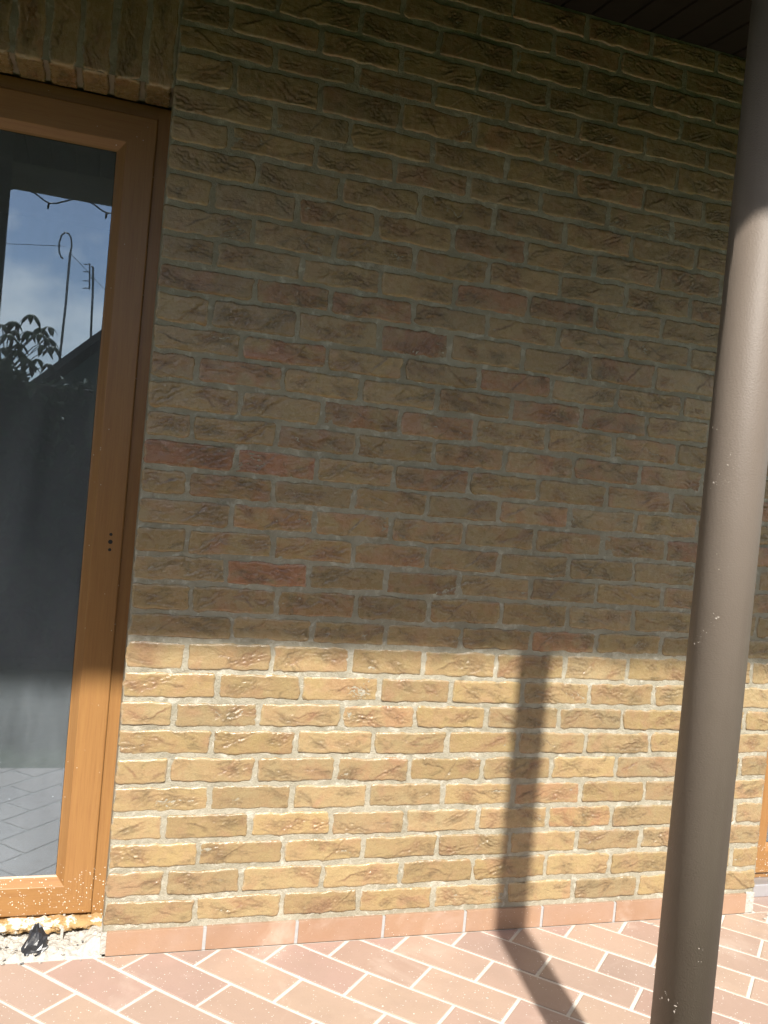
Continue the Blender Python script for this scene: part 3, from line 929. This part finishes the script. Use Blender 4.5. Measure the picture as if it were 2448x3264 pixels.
# ------------------------------------------------------------------ rubble at the door sill
def heap(name, x0, x1, y0, y1, zf, seed, mat, amp, scale, res=0.005, parent=None):
    nx = max(2, int((x1-x0)/res)); ny = max(2, int((y1-y0)/res))
    X, Y = np.meshgrid(np.linspace(x0, x1, nx+1), np.linspace(y0, y1, ny+1), indexing='ij')
    Z = zf(X, Y) + amp*fbm(X*scale, Y*scale, seed, 4)*2 + amp*0.7*np.abs(fbm(X*scale*2.3, Y*scale*2.3, seed+4, 3))*2
    v = list(zip(X.ravel().tolist(), Y.ravel().tolist(), Z.ravel().tolist()))
    f = [(i*(ny+1)+j, (i+1)*(ny+1)+j, (i+1)*(ny+1)+j+1, i*(ny+1)+j+1) for i in range(nx) for j in range(ny)]
    return mesh_obj(name, v, f, mat, parent, smooth=True)

hp = heap('plaster_rubble', -0.99, -0.0085, -0.018, 0.150,
          lambda X, Y: -0.006 + 0.014*smooth01((Y+0.016)/0.06) + 0.022*smooth01((X+0.075)/0.06)*smooth01((Y+.01)/.05) - 0.010*smooth01((-Y-0.006)/0.01), 11, PLASTER, 0.0105, 60, 0.0034)
tag(hp, 'broken white plaster rubble filling the gap under the door', 'rubble', kind='stuff')
# lumpy ochre foam squeezed out below the frame
fx = np.linspace(-0.97, -0.012, 190); ft = np.linspace(0, math.pi, 11)
v = []; f = []
for i, xx in enumerate(fx):
    rr = 0.036 + 0.020*float(fbm(np.array(xx*38), np.array(0.3), 5, 3)) + 0.010*float(fbm(np.array(xx*90), np.array(0.9), 6, 2))
    for j, a in enumerate(ft):
        l = rr*(1+0.95*float(fbm(np.array(xx*75), np.array(a*4.), 7, 4)))
        v.append((xx, 0.136 - l*math.sin(a)*1.15, 0.030 - l*math.cos(a)*0.42))
for i in range(len(fx)-1):
    for j in range(len(ft)-1):
        a = i*len(ft)+j; f.append((a, a+len(ft), a+len(ft)+1, a+1))
fo = mesh_obj('sealing_foam', v, f, FOAM, smooth=True)
tag(fo, 'lumpy ochre sealing foam squeezed out under the door frame', 'foam')

def crumple(name, c, size, seed, mat, n=3, squash=(1, 1, 1), amp=0.35):
    bm = bmesh.new()
    bmesh.ops.create_icosphere(bm, subdivisions=n, radius=1.0)
    rg = random.Random(seed)
    dirs = [(Vector((rg.gauss(0, 1), rg.gauss(0, 1), rg.gauss(0, 1))).normalized(), rg.uniform(.45, 1.05)) for _ in range(16)]
    for p in bm.verts:
        d = p.co.normalized(); r = 1.1
        for (nn, h) in dirs:
            k = d.dot(nn)
            if k > 0.05: r = min(r, h/k)
        r *= 1 + amp*(rg.random()-.5)*0.35
        p.co = d*r
        p.co = Vector((p.co.x*squash[0], p.co.y*squash[1], p.co.z*squash[2]))*size
    bm.verts.index_update()
    v = [tuple(p.co + Vector(c)) for p in bm.verts]; f = [[q.index for q in fc.verts] for fc in bm.faces]
    bm.free()
    return mesh_obj(name, v, f, mat, None, False, origin=c)

# crumpled black membrane scrap: folded strips rising to a peak
v = []; f = []
rg = random.Random(12)
def mem_ring(z, cx, cy, rx, ry, k):
    pts = []
    for i in range(14):
        a = i*2*math.pi/14
        w = 1 + 0.28*math.sin(5*a + k) + rg.uniform(-.13, .13)
        pts.append((cx + rx*w*math.cos(a), cy + ry*w*math.sin(a), z + rg.uniform(-.004, .004)))
    return pts
rings = [mem_ring(0.004, -0.178, 0.026, 0.026, 0.012, 0.0), mem_ring(0.014, -0.176, 0.032, 0.027, 0.012, 0.9), mem_ring(0.023, -0.173, 0.040, 0.025, 0.012, 0.2), mem_ring(0.033, -0.170, 0.048, 0.022, 0.010, 1.4),
         mem_ring(0.044, -0.171, 0.056, 0.016, 0.008, 0.5), mem_ring(0.053, -0.173, 0.064, 0.010, 0.006, 1.3), mem_ring(0.060, -0.174, 0.069, 0.004, 0.003, 1.5)]
for r_ in rings: v += r_
for i in range(len(rings)-1):
    for k in range(14):
        a = i*14+k; b = i*14+(k+1) % 14
        f.append((a, b, b+14, a+14))
f.append(tuple(range(84, 98)))
bk = mesh_obj('membrane_scrap', v, f, BLACKPLASTIC)
tag(bk, 'crumpled black membrane scrap standing in the rubble under the door', 'membrane scrap')
# white trim strip and loose wire
mb = MB(); mb.box(-0.114, -0.107, 0.062, 0.0655, 0.004, 0.052, 0.0008); o = mb.obj('plastic_strip', PLASTER)
tag(o, 'thin upright white plastic strip stuck in the sill rubble', 'strip')
mb = MB(); mb.tube([(-0.176, 0.070, 0.058), (-0.160, 0.070, 0.063), (-0.138, 0.068, 0.060), (-0.118, 0.066, 0.054), (-0.108, 0.064, 0.046)], 0.0010, 6)
o = mb.obj('loose_wire', m_simple('pale_wire', (0.62, 0.55, 0.38), 0.5), smooth=True)
tag(o, 'pale loose wire arching over the black membrane scrap', 'wire')
mb = MB(); mb.box(-0.0135, -0.0112, -0.001, 0.026, 0.004, 0.062, 0.0006); mb.box(-0.0135, 0.0, -0.0012, 0.0, 0.004, 0.062, 0.0004)
o = mb.obj('corner_bead', PLASTER); tag(o, 'short pale corner bead at the left foot of the brick wall', 'corner bead')
rg = random.Random(44)
for i in range(26):
    xx = rg.uniform(-0.26, -0.02); yy = rg.uniform(-0.02, 0.06)
    s = rg.uniform(.0022, .0062)
    zz = 0.016*max(0, min(1, (yy+0.016)/0.06))
    o = crumple('plaster_chip', (xx, yy, zz+s*0.5), s, 200+i, PLASTER if rg.random() < .8 else METAL, 1, (1.3, 1, .6))
    tag(o, 'small plaster chip lying in the rubble under the door', 'chip', 'plaster chips by the door sill')
for (xx, yy, s) in [(1.62,-.035,.006),(1.655,-.03,.004),(1.40,-.03,.0035),(1.44,-.022,.003),(2.03,-.05,.007),(2.06,-.03,.005),(1.97,-.06,.004),(1.35,-.04,.003),(.93,-.33,.004),(1.25,-.28,.003)]:
    o = crumple('plaster_crumb', (xx, yy, s*0.35), s, int(xx*977), PLASTER, 1, (1.5, 1, .45))
    tag(o, 'loose plaster crumb on the floor tiles in front of the skirting', 'crumb', 'plaster crumbs on the terrace tiles')

# ------------------------------------------------------------------ garden behind the photographer, mirrored in the glass, plus added trees that block low sky
def leaf_cloud(name, n, fn, size, mat, seed, parent=None):
    rg = random.Random(seed); v = []; f = []
    for _ in range(n):
        c = Vector(fn(rg)); s = size*rg.uniform(.6, 1.4)
        q = Quaternion((rg.gauss(0, 1), rg.gauss(0, 1), rg.gauss(0, 1), rg.gauss(0, 1))).normalized()
        a = q @ Vector((s, 0, 0)); b = q @ Vector((0, s*.45, 0)); u = q @ Vector((0, 0, s*.12))
        k = len(v)
        v += [tuple(c-a), tuple(c+b+u), tuple(c+a), tuple(c-b+u)]
        f.append((k, k+1, k+2, k+3))
    return mesh_obj(name, v, f, mat, parent)

HG = empty('garden_hedge', (-0.5, -5.2, -0.3))
tag(HG, 'dark leafy hedge mirrored in the lower half of the door glass', 'hedge')
def hf(rg):
    x = rg.uniform(-5.5, 4.5); t = rg.random()
    top = 1.93 + 0.10*math.sin(x*2.1) + 0.06*math.sin(x*5.3+1) + rg.uniform(-.06, .06)
    if t < .55: return (x, -4.62 + rg.gauss(0, .07) + .06*math.sin(x*4+3), rg.uniform(-.3, top))
    if t < .85: return (x, rg.uniform(-5.8, -4.6), top + rg.gauss(0, .04))
    return (x, -5.85 + rg.gauss(0, .06), rg.uniform(-.3, top))
leaf_cloud('foliage', 30000, hf, 0.045, HEDGE, 1, HG)
mb = MB(); mb.box(-5.5, 4.5, -5.75, -4.72, -0.3, 1.86, 0.06); mb.obj('branches', BARK, HG)

TR = empty('chestnut_tree', (-1.1, -5.35, -0.3))
tag(TR, 'broad-leaved young tree rising over the hedge in the glass reflection', 'tree')
mb = MB()
mb.tube([(-1.1, -5.35, -0.3), (-1.06, -5.3, 0.9), (-1.0, -5.2, 1.7), (-0.93, -5.1, 2.15), (-0.90, -5.05, 2.30)], [0.045, 0.036, 0.022, 0.010, 0.005], 8)
LV = [(-0.922,2.329),(-0.786,2.394),(-0.723,2.305),(-0.652,2.315),(-0.901,2.242),(-0.796,2.249),(-0.933,2.2),(-0.711,2.238),(-0.645,2.217),(-0.675,2.145),(-0.603,2.147),(-0.854,2.082),(-0.794,2.03),(-0.709,2.034),(-0.637,2.028),(-0.954,2.114),(-0.994,2.274),(-0.926,2.013),(-0.859,2.15),(-0.748,1.983),(-1.058,2.205),(-1.036,2.096),(-1.072,2.016)]
rg = random.Random(8)
for _ in range(46):
    LV.append((rg.uniform(-1.9, -1.05), rg.uniform(1.75, 2.75)))
lv = []; lf = []
for (x, z) in LV:
    yb = -5.0 + rg.uniform(-.12, .12)
    hub = Vector((x, yb, z+0.03))
    root = Vector((-0.98 + (x+0.98)*0.25, -5.15, z - 0.14 - abs(x+0.95)*0.2))
    mb.tube([root, (root+hub)/2 + Vector((0, 0, 0.03)), hub], [0.006, 0.004, 0.002], 5)
    nl = rg.choice([5, 6, 7])
    a0 = rg.uniform(0, 6.28)
    for k in range(nl):
        a = a0 + k*2*math.pi/nl
        out = Vector((math.cos(a), math.sin(a), 0))
        Lf = rg.uniform(.075, .125); wd = Lf*.20
        side = Vector((-out.y, out.x, 0))
        prev = None
        rowi = []
        for q in range(6):
            s = q/5
            c = hub + out*Lf*(s*0.85) + Vector((0, 0, 0.012*s - Lf*0.95*s*s))
            w = wd*math.sin(math.pi*min(1, s**1.25*0.96+0.03))
            rowi.append(len(lv))
            lv += [tuple(c - side*w - Vector((0, 0, w*.35))), tuple(c), tuple(c + side*w - Vector((0, 0, w*.35)))]
        for q in range(5):
            i0, i1 = rowi[q], rowi[q+1]
            lf += [(i0, i0+1, i1+1, i1), (i0+1, i0+2, i1+2, i1+1)]
mb.obj('trunk', BARK, TR, smooth=True)
mesh_obj('crown', lv, lf, CHEST, TR, smooth=True)

# neighbour's gable and the two aerials on it
HS = empty('neighbour_house', (2.6, -16.0, -0.3))
tag(HS, 'dark green gable of the house behind the hedge, mirrored in the glass', 'house')
ex, ez, rx_, rz_ = -3.0, 1.17, 2.6, 6.455
v = [(ex+.35, -14.05, -.3), (8.2-.35, -14.05, -.3), (8.2-.35, -14.05, ez), (rx_, -14.05, rz_-.12), (ex+.35, -14.05, ez),
     (ex+.35, -22, -.3), (8.2-.35, -22, -.3), (8.2-.35, -22, ez), (rx_, -22, rz_-.12), (ex+.35, -22, ez)]
f = [(0,1,2,3,4), (9,8,7,6,5), (0,4,9,5), (1,6,7,2), (0,5,6,1)]
mesh_obj('wall', v, f, HOUSE, HS)
for sx in (0, 1):
    a = (ex, ez-.1) if sx == 0 else (8.2, ez-.1)
    v = []
    for yy in (-13.98, -22.1):
        v += [(a[0], yy, a[1]), (rx_, yy, rz_), (rx_, yy, rz_+.16), (a[0], yy, a[1]+.16)]
    mesh_obj('roof', v, [(0,1,2,3), (7,6,5,4), (0,4,5,1), (3,2,6,7), (0,3,7,4), (1,5,6,2)], ROOFT, HS)
Y = -14.3
def at(p): return (p[0]*1.0, Y, p[1])
A1 = empty('aerial_mast', (-1.109, Y, 2.9))
tag(A1, 'tall aerial mast ending in a folded loop, mirrored in the glass', 'aerial', 'aerials on the neighbouring house')
mb = MB(); mb.tube([(-1.12, Y, 2.75), (-1.09, Y, 4.0), (-1.075, Y, 5.02)], 0.022, 8); mb.obj('mast', METAL, A1, smooth=True)
lp = [(-1.075, 5.02), (-1.06, 5.15), (-1.085, 5.30), (-1.13, 5.36), (-1.19, 5.37), (-1.245, 5.31), (-1.272, 5.18), (-1.268, 5.05), (-1.255, 4.98), (-1.22, 4.91), (-1.185, 4.89)]
mb = MB(); mb.tube([at(p) for p in lp], 0.016, 7); mb.obj('loop', METAL, A1, smooth=True)
mb = MB(); mb.tube([at((-1.16, 5.12)), at((-2.4, 4.97))], 0.005, 5); mb.tube([at((-1.07, 5.0)), at((-0.30, 4.35))], 0.005, 5); mb.obj('guy_wire', CABLE, A1)
A2 = empty('aerial_mast', (-0.607, Y, 3.4))
tag(A2, 'shorter aerial mast with comb-like cross rods, right in the glass', 'aerial', 'aerials on the neighbouring house')
mb = MB(); mb.tube([(-0.60, Y, 3.1), (-0.64, Y, 4.2), (-0.668, Y, 4.82), (-0.70, Y, 4.84)], 0.020, 8); mb.obj('mast', METAL, A2, smooth=True)
mb = MB(); mb.tube([at((-0.732, 4.88)), at((-0.705, 4.43))], 0.014, 6)
for zz in (4.86, 4.73, 4.575, 4.445): mb.tube([at((-0.84+(4.86-zz)*.06, zz-.01)), at((-0.715, zz+.005))], 0.009, 5)
mb.tube([at((-0.72, 4.63)), at((-0.655, 4.64))], 0.012, 5)
mb.obj('rods', METAL, A2)

def sky_blocker_tree(x, y, h, r, seed):  # unseen tree, added to block low sky and darken the upper wall
    T = empty('sky_blocker_tree', (x, y, -0.3))
    rg = random.Random(seed)
    mb = MB(); mb.tube([(x, y, -0.3), (x+.1, y, h*.35), (x-.05, y+.1, h*.75)], [.16, .11, .04], 8)
    lobes = []
    for k in range(9):
        a = rg.uniform(0, 6.28); rr = r*rg.uniform(.2, .75); zz = h*rg.uniform(.35, .86)
        c = (x+rr*math.cos(a), y+rr*math.sin(a), zz); lobes.append((c, r*rg.uniform(.38, .62)))
        mb.tube([(x, y, h*.3), c], [.05, .015], 5)
    mb.obj('trunk', BARK, T, smooth=True)
    def fn(g):
        c, q = g.choice(lobes)
        d = Vector((g.gauss(0, 1), g.gauss(0, 1), g.gauss(0, 1))).normalized()*q*(g.random()**.35)
        return (c[0]+d.x, c[1]+d.y, max(.4, c[2]+d.z*.85))
    leaf_cloud('crown', 9000, fn, 0.11, CHEST, seed+1, T)
    return T
for i, (x, y, h, r, lab) in enumerate([(-6.5, -8.5, 6.0, 2.4, 'added unseen tree blocking low sky, behind the hedge on the left'), (4.8, -8.8, 6.2, 2.5, 'added unseen tree blocking low sky, behind the hedge on the right'),
                                       (-10.5, -6.0, 6.0, 2.6, 'added unseen tree blocking low sky, far left of the hedge'), (9.0, -6.0, 6.0, 2.6, 'added unseen tree blocking low sky, far right of the hedge')]):
    tag(sky_blocker_tree(x, y, h, r, 60+i), lab, 'tree', 'added unseen trees blocking the low sky')
